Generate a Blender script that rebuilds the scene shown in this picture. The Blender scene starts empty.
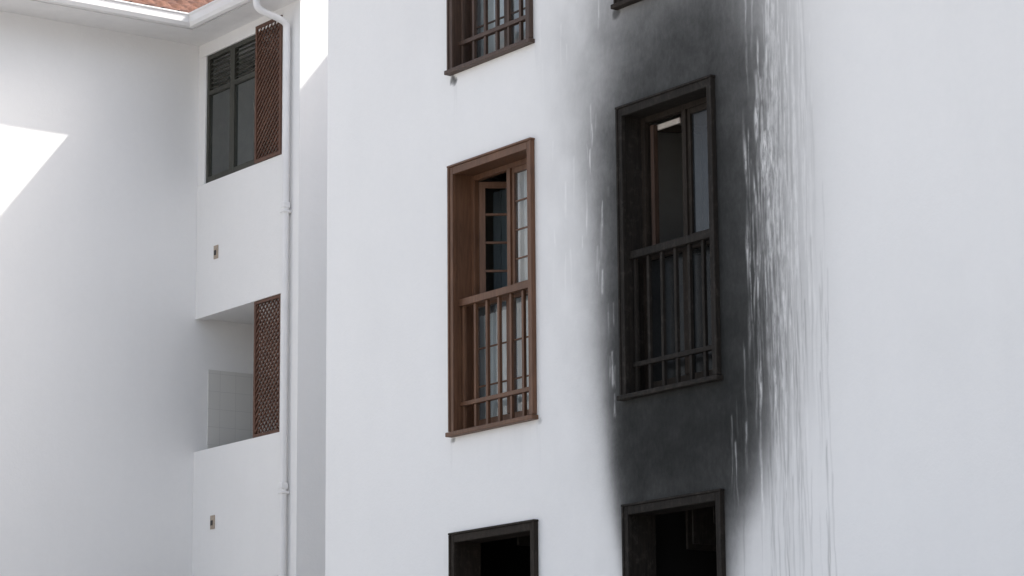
import bpy, numpy as np, math, random
from mathutils import Matrix, Vector
random.seed(7); rng=np.random.RandomState(11)
scene=bpy.context.scene
COL=scene.collection
# ------------------------------------------------------------------ materials
def newmat(name):
    m=bpy.data.materials.new(name); m.use_nodes=True
    nt=m.node_tree; b=nt.nodes["Principled BSDF"]; return m,nt,b
def N(nt,t,**k):
    n=nt.nodes.new(t)
    for a,v in k.items(): setattr(n,a,v)
    return n
def noise(nt,scale,detail=4,rough=.55,vec=None,mapscale=None):
    tc=N(nt,"ShaderNodeTexCoord"); n=N(nt,"ShaderNodeTexNoise")
    n.inputs["Scale"].default_value=scale; n.inputs["Detail"].default_value=detail; n.inputs["Roughness"].default_value=rough
    if mapscale:
        mp=N(nt,"ShaderNodeMapping"); mp.inputs["Scale"].default_value=mapscale
        nt.links.new(tc.outputs["Object"],mp.inputs["Vector"]); nt.links.new(mp.outputs[0],n.inputs["Vector"])
    else: nt.links.new(tc.outputs["Object"],n.inputs["Vector"])
    return n.outputs["Fac"]
def maprange(nt,s,a,b,c,d):
    n=N(nt,"ShaderNodeMapRange"); nt.links.new(s,n.inputs[0])
    for i,v in zip((1,2,3,4),(a,b,c,d)): n.inputs[i].default_value=v
    return n.outputs[0]
def mth(nt,op,a,b=None):
    n=N(nt,"ShaderNodeMath",operation=op)
    for i,v in enumerate((a,b)):
        if v is None: continue
        if isinstance(v,(int,float)): n.inputs[i].default_value=v
        else: nt.links.new(v,n.inputs[i])
    return n.outputs[0]
def mixc(nt,f,a,b,bt="MIX"):
    n=N(nt,"ShaderNodeMix",data_type="RGBA",blend_type=bt)
    for i,v in ((0,f),(6,a),(7,b)):
        if isinstance(v,(int,float)): n.inputs[i].default_value=v
        elif isinstance(v,tuple): n.inputs[i].default_value=(*v,1)
        else: nt.links.new(v,n.inputs[i])
    return n.outputs[2]
def bump(nt,b,h,strength,dist):
    n=N(nt,"ShaderNodeBump"); n.inputs["Strength"].default_value=strength; n.inputs["Distance"].default_value=dist
    nt.links.new(h,n.inputs["Height"]); nt.links.new(n.outputs[0],b.inputs["Normal"])
WHITE=(.83,.822,.81)
def stucco(name,stain=False):
    m,nt,b=newmat(name)
    big=maprange(nt,noise(nt,.55,3),.3,.7,.965,1.0)
    ver=maprange(nt,noise(nt,1.0,5,.6,mapscale=(4,4,.6)),.35,.7,1.0,.988)
    fine=maprange(nt,noise(nt,16,5,.7),.3,.75,1.0,.98)
    f=mth(nt,'MULTIPLY',mth(nt,'MULTIPLY',big,ver),fine)
    col=mixc(nt,1.0,WHITE,f,"MULTIPLY")
    if stain:
        at=N(nt,"ShaderNodeAttribute",attribute_name="stain"); sp=N(nt,"ShaderNodeSeparateColor"); nt.links.new(at.outputs["Color"],sp.inputs[0])
        n1=maprange(nt,noise(nt,3.2,6,.65),.3,.7,.88,1.12)
        n2=maprange(nt,noise(nt,30,4,.7,mapscale=(1,1,.5)),.3,.7,.93,1.07)
        den=mth(nt,'MULTIPLY',mth(nt,'MULTIPLY',sp.outputs[0],n1),n2)
        spk=maprange(nt,noise(nt,34,4,.65,mapscale=(1,1,.22)),.36,.54,.35,1.0)
        clean=mth(nt,'MULTIPLY',sp.outputs[1],spk)
        den=mth(nt,'MULTIPLY',den,mth(nt,'SUBTRACT',1.0,clean))
        den=mth(nt,'ADD',den,sp.outputs[2])
        tr=mth(nt,'POWER',2.71828,mth(nt,'MULTIPLY',den,-1.0))
        col=mixc(nt,tr,(.0085,.0095,.0090),col)
        r=maprange(nt,tr,0,1,.95,.85); nt.links.new(r,b.inputs["Roughness"])
    else: b.inputs["Roughness"].default_value=.88
    nt.links.new(col,b.inputs["Base Color"])
    b.inputs["Specular IOR Level"].default_value=.15
    h=mth(nt,'ADD',noise(nt,42,5,.65),mth(nt,'MULTIPLY',noise(nt,5,2),1.6))
    bump(nt,b,h,.3,.006)
    return m
def wood(name,c1,c2,rough=.55,scale=9,axis=(6,6,.5),spec=.4,ash=None):
    m,nt,b=newmat(name)
    f=maprange(nt,noise(nt,scale,6,.65,mapscale=axis),.32,.68,0,1)
    col=mixc(nt,f,c1,c2); d=maprange(nt,noise(nt,2.3,4),.35,.75,1,.68)
    col=mixc(nt,1.0,col,d,"MULTIPLY")
    if ash: col=mixc(nt,maprange(nt,noise(nt,14,6,.75),.52,.72,0,.75),col,ash)
    nt.links.new(col,b.inputs["Base Color"]); b.inputs["Roughness"].default_value=rough; b.inputs["Specular IOR Level"].default_value=spec
    bump(nt,b,noise(nt,scale*3,5,.7,mapscale=axis),.3 if not ash else .8,.003 if not ash else .006)
    return m
def plain(name,c,rough=.6,var=.12,sc=6,spec=.4):
    m,nt,b=newmat(name); f=maprange(nt,noise(nt,sc,5),.3,.7,1-var,1)
    nt.links.new(mixc(nt,1.0,c,f,"MULTIPLY"),b.inputs["Base Color"]); b.inputs["Roughness"].default_value=rough; b.inputs["Specular IOR Level"].default_value=spec
    bump(nt,b,noise(nt,sc*6,3),.15,.002)
    return m
def glass(name,tint,dirt,rough=.03,k=1.3):
    m=bpy.data.materials.new(name); m.use_nodes=True; nt=m.node_tree; nt.nodes.clear()
    o=N(nt,"ShaderNodeOutputMaterial"); t=N(nt,"ShaderNodeBsdfTransparent"); g=N(nt,"ShaderNodeBsdfGlossy"); d=N(nt,"ShaderNodeBsdfDiffuse")
    t.inputs[0].default_value=(*tint,1); g.inputs["Roughness"].default_value=rough; g.inputs[0].default_value=(.95,.95,.95,1)
    d.inputs[0].default_value=(*dirt[0],1)
    fr=N(nt,"ShaderNodeFresnel"); fr.inputs[0].default_value=1.5
    mx=N(nt,"ShaderNodeMixShader"); nt.links.new(maprange(nt,noise(nt,4,5,.7),.3,.7,dirt[1]*.5,dirt[1]),mx.inputs[0]); nt.links.new(t.outputs[0],mx.inputs[1]); nt.links.new(d.outputs[0],mx.inputs[2])
    m2=N(nt,"ShaderNodeMixShader"); nt.links.new(mth(nt,'MULTIPLY',fr.outputs[0],k),m2.inputs[0]); nt.links.new(mx.outputs[0],m2.inputs[1]); nt.links.new(g.outputs[0],m2.inputs[2])
    nt.links.new(m2.outputs[0],o.inputs[0]); return m
M={}
M['facade']=stucco("white_stucco_sooted",True); M['wall']=stucco("white_stucco")
M['wood']=wood("brown_timber",(.095,.044,.023),(.165,.080,.043))
M['wood_dark']=wood("weathered_timber",(.052,.031,.022),(.095,.058,.042))
M['char']=wood("charred_timber",(.010,.009,.008),(.026,.021,.017),.8,spec=.2,ash=(.045,.040,.034))
M['char2']=wood("scorched_timber",(.015,.012,.009),(.034,.025,.019),.75,spec=.2,ash=(.050,.040,.032))
M['halfburnt']=wood("half_burnt_timber",(.03,.017,.011),(.07,.038,.025),.6)
M['green']=wood("grey_green_timber",(.038,.038,.030),(.065,.064,.05))
M['lattice']=wood("lattice_timber",(.085,.038,.024),(.15,.072,.045))
M['glass']=glass("window_glass",(.86,.9,.9),((.6,.65,.68),.10))
M['glass_soot']=glass("sooty_glass",(.30,.32,.33),((.05,.055,.06),.5),.14,.75)
M['glass_black']=glass("blackened_glass",(.22,.22,.22),((.025,.027,.028),.6),.25,.35)
M['glass_dim']=glass("dim_glass",(.6,.64,.62),((.12,.13,.12),.4),.08,1.0)
M['room']=plain("room_plaster",(.30,.29,.27),.9)
M['burnt']=plain("burnt_room",(.010,.010,.010),.95,.5,2)
M['curtain']=plain("net_curtain",(.72,.74,.75),.9,.08,3)
M['curtain2']=plain("blue_grey_curtain",(.26,.33,.37),.9,.15,3)
M['gutter']=plain("white_painted_metal",(.80,.79,.78),.4,.06,3)
M['soffit']=plain("soffit_paint",(.82,.81,.80),.8,.06)
M['vent']=plain("aged_plastic",(.46,.38,.30),.6,.3,30)
M['darkmetal']=plain("dark_metal",(.03,.03,.03),.5)
M['debris']=plain("burnt_debris",(.14,.045,.025),.8,.6,12)
M['strip']=plain("fallen_blind",(.62,.56,.50),.6,.3,20)
def roofmat():
    m,nt,b=newmat("terracotta_tiles")
    f=maprange(nt,noise(nt,5,5),.35,.65,0,1); g=maprange(nt,noise(nt,18,4),.35,.7,1,.5)
    col=mixc(nt,f,(.13,.055,.035),(.24,.11,.07)); nt.links.new(mixc(nt,1.0,col,g,"MULTIPLY"),b.inputs["Base Color"]); b.inputs["Roughness"].default_value=.85
    bump(nt,b,noise(nt,60,4),.3,.005); return m
M['roof']=roofmat()
def tilemat():
    m,nt,b=newmat("glazed_wall_tiles")
    tc=N(nt,"ShaderNodeTexCoord"); sx=N(nt,"ShaderNodeSeparateXYZ"); cb=N(nt,"ShaderNodeCombineXYZ"); nt.links.new(tc.outputs["Object"],sx.inputs[0])
    nt.links.new(sx.outputs[1],cb.inputs[0]); nt.links.new(sx.outputs[2],cb.inputs[1])
    br=N(nt,"ShaderNodeTexBrick"); br.offset=0; nt.links.new(cb.outputs[0],br.inputs["Vector"])
    br.inputs["Scale"].default_value=1; br.inputs["Brick Width"].default_value=.2; br.inputs["Row Height"].default_value=.2; br.inputs["Mortar Size"].default_value=.003
    br.inputs["Color1"].default_value=(.66,.65,.62,1); br.inputs["Color2"].default_value=(.64,.63,.60,1); br.inputs["Mortar"].default_value=(.55,.54,.52,1)
    nt.links.new(br.outputs[0],b.inputs["Base Color"]); b.inputs["Roughness"].default_value=.3; return m
M['tiles']=tilemat()
def groundmat():
    m,nt,b=newmat("pale_concrete_paving")
    tc=N(nt,"ShaderNodeTexCoord"); br=N(nt,"ShaderNodeTexBrick"); nt.links.new(tc.outputs["Object"],br.inputs["Vector"]); br.inputs["Scale"].default_value=1
    br.inputs["Brick Width"].default_value=.6; br.inputs["Row Height"].default_value=.6; br.inputs["Mortar Size"].default_value=.008
    br.inputs["Color1"].default_value=(.47,.45,.42,1); br.inputs["Color2"].default_value=(.43,.41,.385,1); br.inputs["Mortar"].default_value=(.2,.19,.18,1)
    f=maprange(nt,noise(nt,1.2,6),.3,.7,.85,1); nt.links.new(mixc(nt,1.0,br.outputs[0],f,"MULTIPLY"),b.inputs["Base Color"]); b.inputs["Roughness"].default_value=.9; return m
M['ground']=groundmat()
# ------------------------------------------------------------------ mesh helpers
def link(o,parent=None):
    COL.objects.link(o)
    if parent: o.parent=parent
    return o
def empty(name):
    e=bpy.data.objects.new(name,None); COL.objects.link(e); return e
class B:
    def __init__(s): s.v=[]; s.f=[]; s.m=[]
    def box(s,x0,x1,y0,y1,z0,z1,mi=0,rot=None):
        P=[(x0,y0,z0),(x1,y0,z0),(x1,y1,z0),(x0,y1,z0),(x0,y0,z1),(x1,y0,z1),(x1,y1,z1),(x0,y1,z1)]
        if rot:
            c,a=rot; ca,sa=math.cos(a),math.sin(a)
            P=[(c[0]+(p[0]-c[0])*ca-(p[1]-c[1])*sa, c[1]+(p[0]-c[0])*sa+(p[1]-c[1])*ca, p[2]) for p in P]
        n=len(s.v); s.v+=P
        for q in [(0,3,2,1),(4,5,6,7),(0,1,5,4),(1,2,6,5),(2,3,7,6),(3,0,4,7)]: s.f.append(tuple(n+i for i in q)); s.m.append(mi)
    def quad(s,*P,mi=0):
        n=len(s.v); s.v+=list(P); s.f.append(tuple(range(n,n+len(P)))); s.m.append(mi)
    def make(s,name,mats,parent=None,bev=0,smooth=False):
        me=bpy.data.meshes.new(name); me.from_pydata(s.v,[],s.f)
        for m in (mats if isinstance(mats,list) else [mats]): me.materials.append(m)
        me.polygons.foreach_set("material_index",s.m); me.update()
        if smooth: me.polygons.foreach_set("use_smooth",[True]*len(s.f))
        o=bpy.data.objects.new(name,me); link(o,parent)
        if bev:
            d=o.modifiers.new("bevel","BEVEL"); d.width=bev; d.segments=2; d.limit_method='ANGLE'
        return o
# ------------------------------------------------------------------ geometry constants (metres, camera height is z=0)
GZ=-1.6
XE=-20.34; XR=-5.0; YB=9.0; TOP=9.25
A0,A1=-18.42,-17.27; B0,B1=-16.18,-15.06
ZS,ZH=3.23,5.43
cols=[(A0,A1),(B0,B1),(-9.6,-8.45),(-7.5,-6.35)]
floors=[-3.0,0.0,3.0]
main=empty("apartment_building")
# ---- facade sheet with openings and stain attribute
IN=.035
xs=set(np.round(np.arange(-18.6,-17.9,.014),4)); xs|=set(np.round(np.arange(-17.9,-13.45,.0085),4)); xs|=set(np.round(np.linspace(XE,-18.6,35),4)); xs|=set(np.round(np.linspace(-13.45,XR,50),4))
zs=set(np.round(np.arange(1.3,6.9,.016),4)); zs|=set(np.round(np.linspace(GZ,1.3,14),4)); zs|=set(np.round(np.linspace(6.9,TOP,12),4))
ex=[round(v,4) for c in cols for v in (c[0]+IN,c[1]-IN)]; ez=[round(v,4) for f in floors for v in (ZS+f+.02,ZH+f-IN) if v>GZ+.01]
def clean(s,e,tol):
    s=[v for v in s if all(abs(v-q)>tol for q in e)]; return np.array(sorted(s+e))
xs=clean(xs,ex,.004); zs=clean(zs,ez,.006)
X,Z=np.meshgrid(xs,zs)
def vnoise(X,Z,sx,sz,seed):
    r=np.random.RandomState(seed); g=r.rand(64,64)
    u=(X/sx)%64; v=(Z/sz)%64; i=np.floor(u).astype(int); j=np.floor(v).astype(int); a=u-i; b=v-j; a=a*a*(3-2*a); b=b*b*(3-2*b)
    i%=64;j%=64;i1=(i+1)%64;j1=(j+1)%64
    return (g[j,i]*(1-a)+g[j,i1]*a)*(1-b)+(g[j1,i]*(1-a)+g[j1,i1]*a)*b
def fbm(X,Z,sx,sz,seed): return sum(vnoise(X,Z,sx/2**k,sz/2**k,seed+k)*.5**k for k in range(4))/1.875-.5
T=np.array([ # z, left edge, left soft, right edge, right soft, amp
[1.0,-16.16,.05,-14.98,.06,.4],
[1.6,-16.18,.06,-15.00,.10,.7],
[2.1,-16.23,.10,-14.92,.16,1.8],
[2.43,-16.27,.13,-14.80,.24,3.1],
[2.8,-16.30,.15,-14.68,.30,3.8],
[3.23,-16.34,.19,-14.62,.34,3.7],
[4.0,-16.35,.26,-14.56,.38,3.3],
[4.8,-16.34,.33,-14.57,.40,3.1],
[5.4,-16.29,.39,-14.63,.44,3.0],
[5.75,-16.20,.44,-14.72,.48,2.8],
[6.15,-16.12,.50,-14.78,.52,2.3],
[6.6,-16.05,.5,-14.8,.5,1.9],
[7.2,-16.0,.5,-14.8,.5,1.2]])
ti=lambda k: np.interp(Z,T[:,0],T[:,k])
Xw=X+.10*fbm(X,Z,.8,1.2,3)
sg=lambda t: 1/(1+np.exp(-t))
den=ti(5)*sg((Xw-ti(1))/(ti(2)*.42))*sg((ti(3)-Xw)/(ti(4)*.42))
hz=np.interp(Z,[1.5,3,4,5,6.5],[.03,.10,.18,.25,.30])
den+=hz*np.exp(-np.clip(-16.40-X,0,9)**2/.62**2)*sg((-16.0-X)/.1)*(1+fbm(X,Z,.26,.34,21)*1.7)
den+=np.interp(Z,[1.5,2.5,4,6.5],[.06,.16,.26,.26])*np.exp(-np.clip(X+14.6,0,9)**2/.46**2)*sg((X+15.2)/.1)*(1+fbm(X,Z,.06,1.2,31)*1.0)
den*=1+.24*fbm(X,Z,.5,.7,41)
den*=1-.28*np.exp(-((X+15.50)/.28)**2-((Z-6.18)/.14)**2)
clean_=np.zeros_like(X); dirt=np.zeros_like(X)
def streak(F,x0,zt,zb,w,a,wob=.010,fade=.3):
    jj=np.where((zs<=zt)&(zs>=zb))[0]; 
    if len(jj)<2: return
    zz=zs[jj]; ph=rng.rand()*9
    xc=x0+wob*np.sin(zz*2.1+ph)+wob*.6*np.sin(zz*6.3+ph*2)+wob*.25*np.sin(zz*23+ph*3)
    ii=np.where(abs(xs-x0)<w*4+wob*3)[0]
    if len(ii)<1: return
    t=(zt-zz)/(zt-zb); prof=np.clip(t/.04,0,1)*np.clip((1-t)/fade,0,1)*(.65+.35*np.sin(zz*rng.uniform(5,14)+ph)*rng.rand())
    ww=w*(1+.35*np.sin(zz*rng.uniform(8,16)+ph))
    g=np.exp(-(np.abs(xs[ii][None,:]-xc[:,None])/ww[:,None])**3)*prof[:,None]*a
    sub=F[np.ix_(jj,ii)]; F[np.ix_(jj,ii)]=np.maximum(sub,g)
for k in range(95):
    x0=rng.normal(-14.38,.16); zt=rng.uniform(3.4,6.5); streak(clean_,x0,zt,zt-rng.uniform(.6,2.2),rng.uniform(.005,.012),rng.uniform(.5,.95))
for k in range(18):
    x0=rng.normal(-14.48,.10); zt=rng.uniform(4.6,6.3); streak(clean_,x0,zt,zt-rng.uniform(1.5,3.2),rng.uniform(.007,.015),rng.uniform(.8,1))
for k in range(8):
    x0=rng.normal(-14.53,.07); zt=rng.uniform(3.3,5.5); streak(clean_,x0,zt,zt-rng.uniform(.3,.8),rng.uniform(.015,.024),1.0,fade=.12)
for k in range(9):
    x0=rng.uniform(-14.98,-14.65); zt=rng.uniform(2.7,3.5); streak(clean_,x0,zt,zt-rng.uniform(.15,.6),rng.uniform(.006,.010),rng.uniform(.4,.9))
for k in range(12):
    x0=rng.uniform(-16.5,-16.28); zt=rng.uniform(3.3,4.9); streak(clean_,x0,zt,zt-rng.uniform(.05,.25),rng.uniform(.006,.014),rng.uniform(.3,.8))
for x0,zt,l in ((-16.33,3.62,.30),(-16.31,3.30,.2),(-16.42,4.25,.2)): streak(clean_,x0,zt,zt-l,.012,.9,fade=.15)
for k in range(22):
    x0=rng.uniform(-17.2,-16.4); zt=rng.uniform(4.4,6.6); streak(clean_,x0,zt,zt-rng.uniform(.1,.5),rng.uniform(.006,.010),rng.uniform(.5,1))
for k in range(60):
    x0=min(rng.normal(-14.28,.22),-13.9-rng.rand()*.1); zt=rng.uniform(2.2,4.2); streak(dirt,x0,zt,zt-rng.uniform(.6,2.0),rng.uniform(.005,.008),rng.uniform(.12,.5),fade=.6)
for k in range(16):
    x0=min(rng.normal(-14.15,.14),-13.92-rng.rand()*.1); zt=rng.uniform(3.6,6.0); streak(dirt,x0,zt,zt-rng.uniform(.6,2.0),rng.uniform(.005,.008),rng.uniform(.06,.2),fade=.6)
for x0,zt in [(A0-.01,3.2),(A1+.02,3.22),(A1+.015,6.2),(A0+.03,6.2)]:
    for q in range(3): streak(dirt,x0+rng.uniform(-.03,.03),zt,zt-rng.uniform(.1,.5),.010,rng.uniform(.04,.14),fade=.8)
for k in range(16):
    x0=rng.uniform(A0,A1); streak(dirt,x0,3.2,3.2-rng.uniform(.1,.6),rng.uniform(.008,.02),rng.uniform(.01,.035),fade=.8)
for (x0,z0,rx,rz,a) in [(A0+.03,6.175,.05,.045,1.8),(A0-.0,3.195,.04,.03,1.0),(A1+.03,3.20,.03,.025,.5),(B0-.03,6.20,.05,.05,1.0)]:
    dd=((X-x0)/rx)**2+((Z-z0)/rz)**2+fbm(X,Z,.04,.04,91)*2.2; dirt+=a*np.clip(1.1-dd,0,1)
dirt+=.03*np.clip(fbm(X,Z,.5,.8,55)*3-.2,0,1)
nx,nz=len(xs),len(zs)
co=np.stack([X.ravel(),np.zeros(X.size),Z.ravel()],1)
idx=np.arange(nx*nz).reshape(nz,nx)
q=np.stack([idx[:-1,:-1],idx[:-1,1:],idx[1:,1:],idx[1:,:-1]],-1)
cx=(xs[:-1]+xs[1:])/2; cz=(zs[:-1]+zs[1:])/2
keep=np.ones((nz-1,nx-1),bool)
for c in cols:
    for f in floors:
        keep[np.ix_((cz>ZS+f+.02)&(cz<ZH+f-IN),(cx>c[0]+IN)&(cx<c[1]-IN))]=False
q=q[keep]
me=bpy.data.meshes.new("facade"); me.vertices.add(len(co)); me.vertices.foreach_set("co",co.ravel())
me.loops.add(q.size); me.loops.foreach_set("vertex_index",q.ravel()); me.polygons.add(len(q))
me.polygons.foreach_set("loop_start",np.arange(0,q.size,4)); me.polygons.foreach_set("loop_total",np.full(len(q),4)); me.update(calc_edges=True)
at=me.attributes.new("stain","FLOAT_COLOR","POINT"); at.data.foreach_set("color",np.stack([den.ravel(),clean_.ravel(),dirt.ravel(),np.ones(X.size)],1).ravel())
me.materials.append(M['facade']); link(bpy.data.objects.new("facade",me),main)
# rest of the shell
b=B()
b.quad((XE,YB,GZ),(XE,0,GZ),(XE,0,TOP),(XE,YB,TOP)); b.quad((XR,0,GZ),(XR,YB,GZ),(XR,YB,TOP),(XR,0,TOP)); b.quad((XR,YB,GZ),(XE,YB,GZ),(XE,YB,TOP),(XR,YB,TOP))
b.make("side_walls",M['wall'],main)
b=B()
e=.45; zt=TOP
b.box(XE-.1,XR+.1,-e,YB+e,zt,zt+.12)
b.make("eaves",M['gutter'],main)
b=B(); yr=YB/2; zr=zt+.14+(yr+e)*.5
x0,x1=XE-.1,XR+.1; zb=zt+.125; h0=x0+3.6; h1=x1-3.6
b.quad((x0,-e,zb),(x1,-e,zb),(h1,yr,zr),(h0,yr,zr)); b.quad((x1,YB+e,zb),(x0,YB+e,zb),(h0,yr,zr),(h1,yr,zr)); b.quad((x0,YB+e,zb),(x0,-e,zb),(h0,yr,zr)); b.quad((x1,-e,zb),(x1,YB+e,zb),(h1,yr,zr))
b.make("tiled_roof",M['roof'],main)
# rooms + windows
def room(b,x0,x1,z0,z1,y0=.245,y1=4.0,mi=0):
    b.quad((x0,y0,z0),(x0,y1,z0),(x0,y1,z1),(x0,y0,z1),mi=mi); b.quad((x1,y1,z0),(x1,y0,z0),(x1,y0,z1),(x1,y1,z1),mi=mi)
    b.quad((x0,y1,z0),(x1,y1,z0),(x1,y1,z1),(x0,y1,z1),mi=mi); b.quad((x0,y0,z0),(x1,y0,z0),(x1,y1,z0),(x0,y1,z0),mi=mi); b.quad((x0,y0,z1),(x0,y1,z1),(x1,y1,z1),(x1,y0,z1),mi=mi)
def window(name,x0,x1,z0,z1,wm,gm,rm,parent,cur=None,open_a=.95,bars=True,glassed=True,frm=None,gutted=False,gm2=None):
    root=bpy.data.objects.new(name,None); link(root,parent)
    fm=frm or wm
    b=B(); w=.062; p=-.036
    b.box(x0,x0+w,p,-.001,z0+.03,z1); b.box(x1-w,x1,p,-.001,z0+.03,z1); b.box(x0+w,x1-w,p,-.001,z1-w,z1)
    b.box(x0-.006,x1+.006,p-.012,-.0015,z1+.0005,z1+.018)
    b.box(x0-.003,x0+.018,p-.010,p-.0005,z0+.03,z1); b.box(x1-.018,x1+.003,p-.010,p-.0005,z0+.03,z1)
    b.make("casing",wm,root,.004)
    b=B(); b.box(x0-.02,x1+.015,-.062,.16,z0-.012,z0+.024); b.make("sill",wm,root,.006)
    b=B(); i=w-.012; d=.235
    b.box(x0+.012,x0+i,-.0005,d,z0+.029,z1-.02); b.box(x1-i,x1-.012,-.0005,d,z0+.029,z1-.02); b.box(x0+i,x1-i,-.0005,d,z1-i,z1-.012); b.box(x0+i,x1-i,.161,d,z0+.0,z0+.06)
    b.make("lining",wm,root,.003)
    X0,X1=x0+i,x1-i; Z0,Z1=z0+.06,z1-i; xm=(X0+X1)/2; zr=z0+1.08; ya,yb=.155,.205
    s=.045
    if not gutted:
        b=B()
        b.box(X0+.001,X0+s,ya,yb,Z0,Z1-.001); b.box(X1-s,X1-.001,ya,yb,Z0,Z1-.001); b.box(X0+s,X1-s,ya+.002,yb,Z1-s,Z1-.001); b.box(X0+s,X1-s,ya+.002,yb,Z0+.001,Z0+s+.02)
        b.box(X0+s,X1-s,ya-.006,yb-.001,zr-.035,zr+.03)
        b.box(xm-.03,xm+.03,ya-.01,yb-.002,Z0+s+.02,zr-.035)
        b.box(xm-.012,xm+.035,ya-.01,yb-.002,zr+.03,Z1-s)
        L0,L1=xm+.036,X1-s-.001; st=.035
        b.box(L0,L0+st,ya+.006,yb-.006,zr+.031,Z1-s-.001); b.box(L1-st,L1,ya+.006,yb-.006,zr+.031,Z1-s-.001)
        b.box(L0+st,L1-st,ya+.007,yb-.007,zr+.031,zr+.08); b.box(L0+st,L1-st,ya+.007,yb-.007,Z1-s-.045,Z1-s-.001)
        b.make("window_frame",fm,root,.003)
        b=B()
        if bars:
            for zb_ in np.arange(zr+.27,Z1-s-.1,.235): b.box(L0+st,L1-st,ya+.016,ya+.030,zb_,zb_+.012)
            for (a,c) in ((X0+s,xm-.03),(xm+.03,X1-s)):
                for zb_ in np.arange(Z0+.33,zr-.1,.31): b.box(a,c,ya+.016,ya+.030,zb_,zb_+.012)
        H=(X0+s,yb); LW=xm-.012-X0-s
        def rb(u0,u1,v0,v1,z0_,z1_): b.box(H[0]+u0,H[0]+u1,H[1]+v0,H[1]+v1,z0_,z1_,rot=(H,open_a))
        rb(0,.05,0,.035,zr+.035,Z1-s-.005); rb(LW-.05,LW,0,.035,zr+.035,Z1-s-.005); rb(.05,LW-.05,.001,.034,zr+.035,zr+.09); rb(.05,LW-.05,.001,.034,Z1-s-.055,Z1-s-.005)
        if bars:
            for zb_ in np.arange(zr+.27,Z1-s-.1,.235): rb(.05,LW-.05,.008,.026,zb_,zb_+.018)
        b.make("casement_leaf",fm,root)
        if glassed:
            b=B(); yg=ya+.024
            b.quad((L0+st-.003,yg,zr+.07),(L1-st+.003,yg,zr+.07),(L1-st+.003,yg,Z1-s-.04),(L0+st-.003,yg,Z1-s-.04))
            b.quad((X0+s,yg,Z0+s+.018),(xm-.03,yg,Z0+s+.018),(xm-.03,yg,zr-.034),(X0+s,yg,zr-.034),mi=1)
            b.quad((xm+.03,yg,Z0+s+.018),(X1-s,yg,Z0+s+.018),(X1-s,yg,zr-.034),(xm+.03,yg,zr-.034),mi=1)
            b.make("glass_panes",[gm,gm2 or gm],root)
    else:
        b=B()
        for k in range(7):
            xx=X0+.1+(X1-X0-.2)*random.random(); l=random.uniform(.1,.5); b.box(xx,xx+random.uniform(.012,.03),.3+random.random()*.8,.33+random.random()*.8+.8,Z1+.2-l,Z1+.25)
        for k in range(14):
            xx=random.uniform(X0-.3,X1); yy=random.uniform(.8,2.6); zz=random.uniform(z0+.6,z1-.1); l=random.uniform(.05,.22)
            b.box(xx,xx+l,yy,yy+.03,zz,zz+random.uniform(.015,.06),1,rot=((xx,yy),random.uniform(-1,1)))
        b.make("burnt_debris",[M['char'],M['debris']],root)
    b=B(); y0_,y1_=.035,.085
    b.box(X0-.001+.002,X1-.001,y0_-.01,y1_+.01,zr-.03,zr+.028); b.box(X0+.001,X1-.001,y0_+.002,y1_-.002,z0+.235,z0+.27)
    n=6
    for k in range(n+1):
        xc=X0+.035+(X1-X0-.07)*k/n
        b.box(xc-.014,xc+.014,.046,.074,z0+.0285,z0+.2345); b.box(xc-.014,xc+.014,.046,.074,z0+.2705,zr-.0305)
    b.make("railing",wm,root,.003)
    rb_=B(); room(rb_,x0-.9,x1+.9,z0-.35,z1+.25); o=rb_.make("room",rm,root)
    b=B(); yy=.246
    b.quad((x0-.9,yy,z0-.35),(x0+.0,yy,z0-.35),(x0+.0,yy,z1+.25),(x0-.9,yy,z1+.25)); b.quad((x1,yy,z0-.35),(x1+.9,yy,z0-.35),(x1+.9,yy,z1+.25),(x1,yy,z1+.25))
    b.quad((x0,yy,z0-.35),(x1,yy,z0-.35),(x1,yy,z0+.05),(x0,yy,z0+.05)); b.quad((x0,yy,z1-.03),(x1,yy,z1-.03),(x1,yy,z1+.25),(x0,yy,z1+.25))
    b.make("inner_wall",rm,root)
    if cur:
        for (a,c,yc,zt_,zb_,mt) in cur:
            b=B(); n=60
            xs_=[a+(c-a)*k/n for k in range(n+1)]; ys=[yc+.02*math.sin(k*1.1)+.008*math.sin(k*2.7+a) for k in range(n+1)]
            for k in range(n): b.quad((xs_[k],ys[k],zb_),(xs_[k+1],ys[k+1],zb_),(xs_[k+1],ys[k+1],zt_),(xs_[k],ys[k],zt_))
            b.make("curtain",mt,root,smooth=True)
    return root
xmA=(A0+A1)/2
window("window",A0,A1,ZS,ZH,M['wood'],M['glass'],M['room'],main,cur=[(xmA-.12,A1+.1,.27,ZH-.05,ZS+.1,M['curtain']),(A0-.35,xmA-.14,.66,ZH-.05,ZS+.1,M['curtain2']),(A0-.1,xmA-.13,.27,ZS+1.0,ZS+.1,M['curtain'])])
window("window",A0,A1,ZS+3,ZH+3,M['wood_dark'],M['glass'],M['room'],main,cur=[(A0-.2,A1+.1,.27,ZH+2.95,ZS+3.1,M['curtain'])])
window("burnt_window",A0,A1,ZS-3,ZH-3,M['char2'],M['glass_soot'],M['burnt'],main,gutted=True)
rB=window("burnt_window",B0,B1,ZS,ZH,M['char'],M['glass_soot'],M['burnt'],main,frm=M['char2'],bars=False,open_a=1.1,gm2=M['glass_black'])
window("burnt_window",B0,B1,ZS-3,ZH-3,M['char'],M['glass_soot'],M['burnt'],main,gutted=True)
window("burnt_window",B0,B1,ZS+3,ZH+3,M['char2'],M['glass_soot'],M['burnt'],main)
for c in cols[2:]:
    for f in floors:
        window("window",c[0],c[1],ZS+f,ZH+f,M['wood'],M['glass'],M['room'],main,cur=[(c[0],c[1],.42,ZH+f-.05,ZS+f+.1,M['curtain'])])
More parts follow.
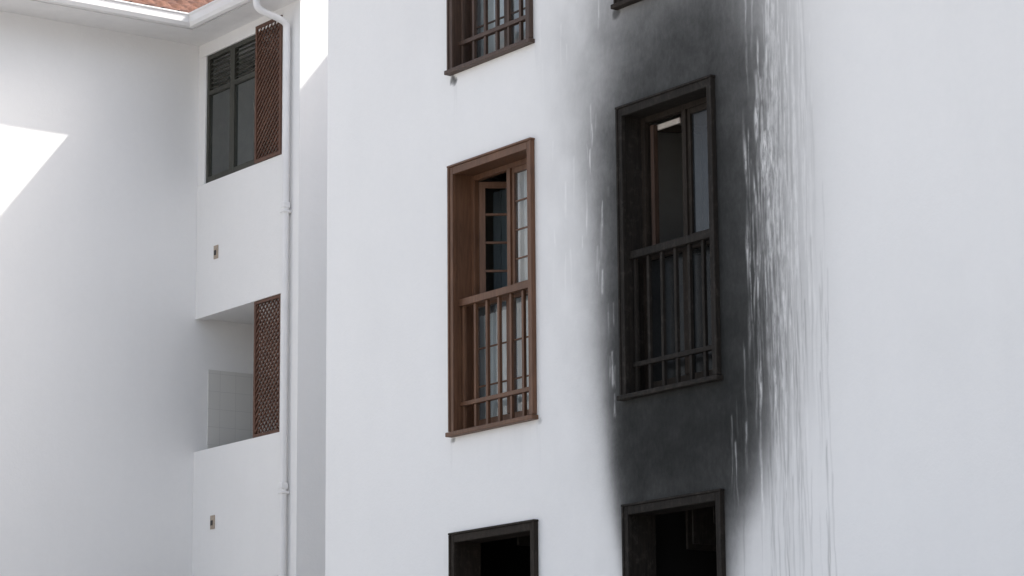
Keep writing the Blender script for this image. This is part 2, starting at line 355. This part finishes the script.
b=B(); b.box(B0+.13,B0+.46,.20,.215,ZH-.165,ZH-.125); b.make("fallen_blind",M['strip'],rB)
b=B(); b.box(B0+.16,B0+.20,.16,.20,ZS+1.11,ZH-.13); b.make("unburnt_stile",M['halfburnt'],rB)
# ------------------------------------------------------------------ left wing
wing=empty("apartment_building.001")
XW=-27.09; YR=2.48; XS=-24.89; SZ=8.95
b=B()
b.quad((XW,-9,GZ),(XW,YR,GZ),(XW,YR,SZ+.3),(XW,-9,SZ+.3))
b.quad((-33,-9,GZ),(XW,-9,GZ),(XW,-9,SZ+.1),(-33,-9,SZ+.1)); b.quad((-33,-9,GZ),(-33,8,GZ),(-33,8,SZ+.1),(-33,-9,SZ+.1)); b.quad((-33,8,GZ),(XS,8,GZ),(XS,8,SZ+.1),(-33,8,SZ+.1))
b.quad((XS,YR,GZ),(XS,8,GZ),(XS,8,SZ+.3),(XS,YR,SZ+.3))
OX1=-25.25
YI=YR+.12
b.box(OX1,XS-.002,YR,YI,GZ,SZ)
levels=[(-1.71,-.21),(1.30,2.79),(4.30,5.79),(7.31,8.80)]
prev=GZ
for (a,c) in levels:
    if a>prev: b.box(XW+.001,OX1-.001,YR,YI,prev,a)
    prev=c
b.box(XW+.001,OX1-.001,YR,YI,prev,SZ)
b.make("walls",M['wall'],wing)
b=B()
for (a,c) in levels:
    z0,z1=max(a-1.07,GZ+.01),c+.02; y1=4.3
    b.quad((XW,YR+.0005,a),(XW,YI,a),(XW,YI,c),(XW,YR+.0005,c))
    b.quad((XW,YI,z0),(XW,y1,z0),(XW,y1,z1),(XW,YI,z1)); b.quad((XS-.1,y1,z0),(XS-.1,YI,z0),(XS-.1,YI,z1),(XS-.1,y1,z1))
    b.quad((XW,y1,z0),(XS-.1,y1,z0),(XS-.1,y1,z1),(XW,y1,z1)); b.quad((XW,YI,z0),(XS-.1,YI,z0),(XS-.1,y1,z0),(XW,y1,z0)); b.quad((XW,YI,z1),(XW,y1,z1),(XS-.1,y1,z1),(XS-.1,YI,z1))
b.make("balcony_recess",M['wall'],wing)
b=B(); b.box(XW+.0015,XW+.014,YI+.05,4.28,3.25,5.24); b.box(XW+.0015,XW+.014,YI+.05,4.28,.25,2.24)
b.make("tiled_dado",M['tiles'],wing)
def lattice(x0,x1,z0,z1,y,name,parent):
    b=B(); fw=.035
    b.box(x0,x0+fw,y-.02,y+.025,z0,z1); b.box(x1-fw,x1,y-.02,y+.025,z0,z1); b.box(x0+fw,x1-fw,y-.02,y+.025,z1-fw,z1); b.box(x0+fw,x1-fw,y-.02,y+.025,z0,z0+fw)
    a0,a1,c0,c1=x0+fw,x1-fw,z0+fw,z1-fw; sp=.075; hw=.013
    for sgn,yy in ((1,y-.008),(-1,y+.006)):
        c=-(a1-a0)-0.0
        while c<(c1-c0)+(a1-a0):
            t0=max(0,-c); t1=min(a1-a0,(c1-c0)-c)
            if t1-t0>.02:
                P=[]
                for t,dd in ((t0,-1),(t0,1),(t1,1),(t1,-1)):
                    xx=a0+t if sgn>0 else a1-t; zz=c0+c+t+dd*hw*1.3
                    P.append((xx,zz))
                n=len(b.v); 
                for dy in (-.005,.005):
                    for (xx,zz) in P: b.v.append((xx,yy+dy,min(max(zz,c0),c1)))
                for f in [(0,1,2,3),(7,6,5,4),(0,4,5,1),(1,5,6,2),(2,6,7,3),(3,7,4,0)]: b.f.append(tuple(n+i for i in f)); b.m.append(0)
            c+=sp
    b.make(name,M['lattice'],parent)
lattice(-25.80,OX1-.003,7.315,8.86,YR-.0,"lattice_screen",wing)
for a,c in levels[:3]: lattice(-25.82,OX1-.003,a+.003,c-.003,YR+.03,"lattice_screen",wing)
b=B(); g=B(); x0,x1,z0,z1=-26.93,-25.80,7.313,8.797; y=YR+.02
b.box(XW+.002,x0,YR+.002,YI-.002,z0,z1,1)
fw=.05; xm=(x0+x1)/2
for (a,c) in ((x0,xm),(xm,x1)):
    b.box(a+.001,a+fw,y,y+.05,z0,z1); b.box(c-fw,c-.001,y,y+.05,z0,z1); b.box(a+fw,c-fw,y+.001,y+.049,z1-fw,z1); b.box(a+fw,c-fw,y+.001,y+.049,z0,z0+fw+.02); b.box(a+fw,c-fw,y+.001,y+.049,8.33,8.38)
    zz=8.40
    while zz<8.73:
        b.quad((a+fw,y+.005,zz),(c-fw,y+.005,zz),(c-fw,y+.04,zz+.045),(a+fw,y+.04,zz+.045)); zz+=.055
    g.quad((a+fw,y+.025,z0+fw+.02),(c-fw,y+.025,z0+fw+.02),(c-fw,y+.025,8.33),(a+fw,y+.025,8.33))
b.make("louvred_screen",[M['green'],M['wall']],wing); g.make("screen_glass",M['glass_dim'],wing)
b=B(); b.quad((XW+.002,3.2,6.3),(XS-.12,3.2,6.3),(XS-.12,3.2,8.8),(XW+.002,3.2,8.8)); b.make("inner_partition",M['room'],wing)
for z in (6.48,3.48):
    b=B(); b.box(-26.68,-26.59,YR-.012,YR-.0005,z-.075,z+.075); b.box(-26.66,-26.62,YR-.02,YR-.0125,z-.035,z+.02,1); b.make("outlet_box",[M['vent'],M['darkmetal']],wing,.003)
b=B(); b.box(-26.02,-25.99,2.66,2.69,3.24,4.36); b.box(-26.06,-25.95,2.66,2.69,4.3605,4.39); b.make("tap_standpipe",M['darkmetal'],wing)
EX=-26.55; EY=2.10; EZ=8.95
b=B()
b.box(XW+.0,EX,-9.5,EY,EZ,EZ+.03); b.box(XW,XS+.03,EY+.001,YR+.02,EZ+.001,EZ+.031)
b.make("soffit",M['soffit'],wing)
def gutter(b,axis,p,a0,a1,sgn):
    prof=[(0,.14),(0,.045),(.02,.012),(.055,0),(.09,.012),(.115,.05),(.12,.12),(.135,.135),(.135,.15),(.108,.15)]
    for (u0,w0),(u1,w1) in zip(prof[:-1],prof[1:]):
        if axis=='y': b.quad((p+u0,a0,EZ-.01+w0),(p+u0,a1-u0,EZ-.01+w0),(p+u1,a1-u1,EZ-.01+w1),(p+u1,a0,EZ-.01+w1))
        else: b.quad((a0+u0,p-u0,EZ-.01+w0),(a1,p-u0,EZ-.01+w0),(a1,p-u1,EZ-.01+w1),(a0+u1,p-u1,EZ-.01+w1))
b=B(); gutter(b,'y',EX,-9.5,EY,1); gutter(b,'x',EY,EX,XS+.06,1)
b.quad((XS+.06,EY,EZ-.01),(XS+.06,EY-.13,EZ-.0),(XS+.06,EY-.13,EZ+.14),(XS+.06,EY,EZ+.14))
b.make("gutter",M['gutter'],wing,smooth=True)
b=B()
def hgt(x,y):
    hL=EZ+.16+.55*(3.0-abs(x-(EX-3.0))); hB=EZ+.16+.55*(3.1-abs(y-(EY+3.1)))
    if y<EY-.06: hB=-1
    if hL>hB: return hL+.05*abs(math.sin(math.pi*y/.20))-.05*((abs(x-EX)/.30)%1)
    return hB+.05*abs(math.sin(math.pi*x/.20))-.05*((abs(y-EY)/.30)%1)
st=.035
def hf(x0,x1,y0,y1):
    nxx=int(round((x1-x0)/st)); nyy=int(round((y1-y0)/st)); n=len(b.v)
    for j in range(nyy+1):
        for i in range(nxx+1):
            x=x0+(x1-x0)*i/nxx; yv=y0+(y1-y0)*j/nyy; b.v.append((x,yv,hgt(x,yv)))
    for j in range(nyy):
        for i in range(nxx):
            k=n+j*(nxx+1)+i; b.f.append((k,k+1,k+nxx+2,k+nxx+1)); b.m.append(0)
hf(EX-6.0,EX+.03,-9.5,EY-.03); hf(EX-6.0,XS+.05,EY-.03,EY+6.2)
b.make("tiled_roof",M['roof'],wing)
b=B(); b.box(EX-.03,EX-.001,-9.5,EY,EZ+.03,EZ+.17); b.box(EX-.03,XS+.03,EY+.001,EY+.03,EZ+.032,EZ+.17); b.make("fascia",M['gutter'],wing)
b=B(); b.box(XS+.003,XE-.003,4.5,8.5,GZ,10.53); b.make("added_shade_block",M['wall'],wing)  # added unseen block, sized to cast the diagonal shadow on the wing's side wall
def pipe(name,pts,r,mat,parent=None):
    cu=bpy.data.curves.new(name,'CURVE'); cu.dimensions='3D'; cu.bevel_depth=r; cu.bevel_resolution=4; cu.use_fill_caps=True
    s=cu.splines.new('BEZIER'); s.bezier_points.add(len(pts)-1)
    for p,c in zip(s.bezier_points,pts): p.co=c; p.handle_left_type=p.handle_right_type='AUTO'
    s.resolution_u=6; cu.materials.append(mat); o=bpy.data.objects.new(name,cu); link(o,parent); return o
dp=empty("drainpipe")
px,py=-25.07,YR-.06
pts=[(px,EY-.06,EZ+.02),(px,EY-.06,8.90),(px,EY-.04,8.83),(px,EY+.05,8.79),(px,py-.10,8.75),(px,py-.01,8.70),(px,py,8.60),(px,py,8.0)]
pts+= [(px,py,z) for z in (6,4,2,0,GZ)]
pipe("pipe",pts,.038,M['gutter'],dp)
b=B()
for z in (6.62,3.62,.62):
    b.box(px-.045,px+.045,py-.043,YR-.0005,z,z+.03)
    b.box(px-.042,px+.042,py-.041,py+.040,z+.05,z+.12)
b.make("brackets",M['gutter'],dp,.012)
# ------------------------------------------------------------------ ground
b=B(); s=400; b.quad((-s,-s,GZ),(s,-s,GZ),(s,s,GZ),(-s,s,GZ)); b.make("ground",M['ground'])
# ------------------------------------------------------------------ light
S=Vector((.50,.78,1.0)).normalized()
sun=bpy.data.lights.new("sun","SUN"); sun.energy=5; sun.angle=math.radians(.6); sun.color=(1,.96,.9)
so=bpy.data.objects.new("sun",sun); link(so); so.rotation_euler=S.to_track_quat('Z','Y').to_euler()
w=bpy.data.worlds.new("World"); scene.world=w; w.use_nodes=True; nt=w.node_tree
sky=nt.nodes.new("ShaderNodeTexSky"); sky.sky_type='NISHITA'; sky.sun_disc=False; sky.sun_elevation=math.asin(S.z); sky.sun_rotation=math.atan2(S.x,S.y)
sky.dust_density=4; sky.ozone_density=1; sky.air_density=1
hs=nt.nodes.new("ShaderNodeHueSaturation"); hs.inputs["Saturation"].default_value=.55
nt.links.new(sky.outputs[0],hs.inputs["Color"]); nt.links.new(hs.outputs[0],nt.nodes["Background"].inputs[0]); nt.nodes["Background"].inputs[1].default_value=.335
# ------------------------------------------------------------------ camera
f,yaw,pit,rol,D=2813.38,.6235,.196,-.008,12.651
d=Vector((-math.cos(yaw)*math.cos(pit),math.sin(yaw)*math.cos(pit),math.sin(pit)))
r0=d.cross(Vector((0,0,1))).normalized(); u0=r0.cross(d)
r=math.cos(rol)*r0+math.sin(rol)*u0; u=-math.sin(rol)*r0+math.cos(rol)*u0
cam=bpy.data.cameras.new("camera"); cam.sensor_width=36; cam.lens=f/1024*36; cam.clip_end=1000
co_=bpy.data.objects.new("camera",cam); link(co_)
mt=Matrix((r,u,-d)).transposed().to_4x4(); mt.translation=Vector((0,-D,0)); co_.matrix_world=mt
scene.camera=co_
scene.view_settings.view_transform='Standard'; scene.view_settings.look='None'; scene.view_settings.exposure=0
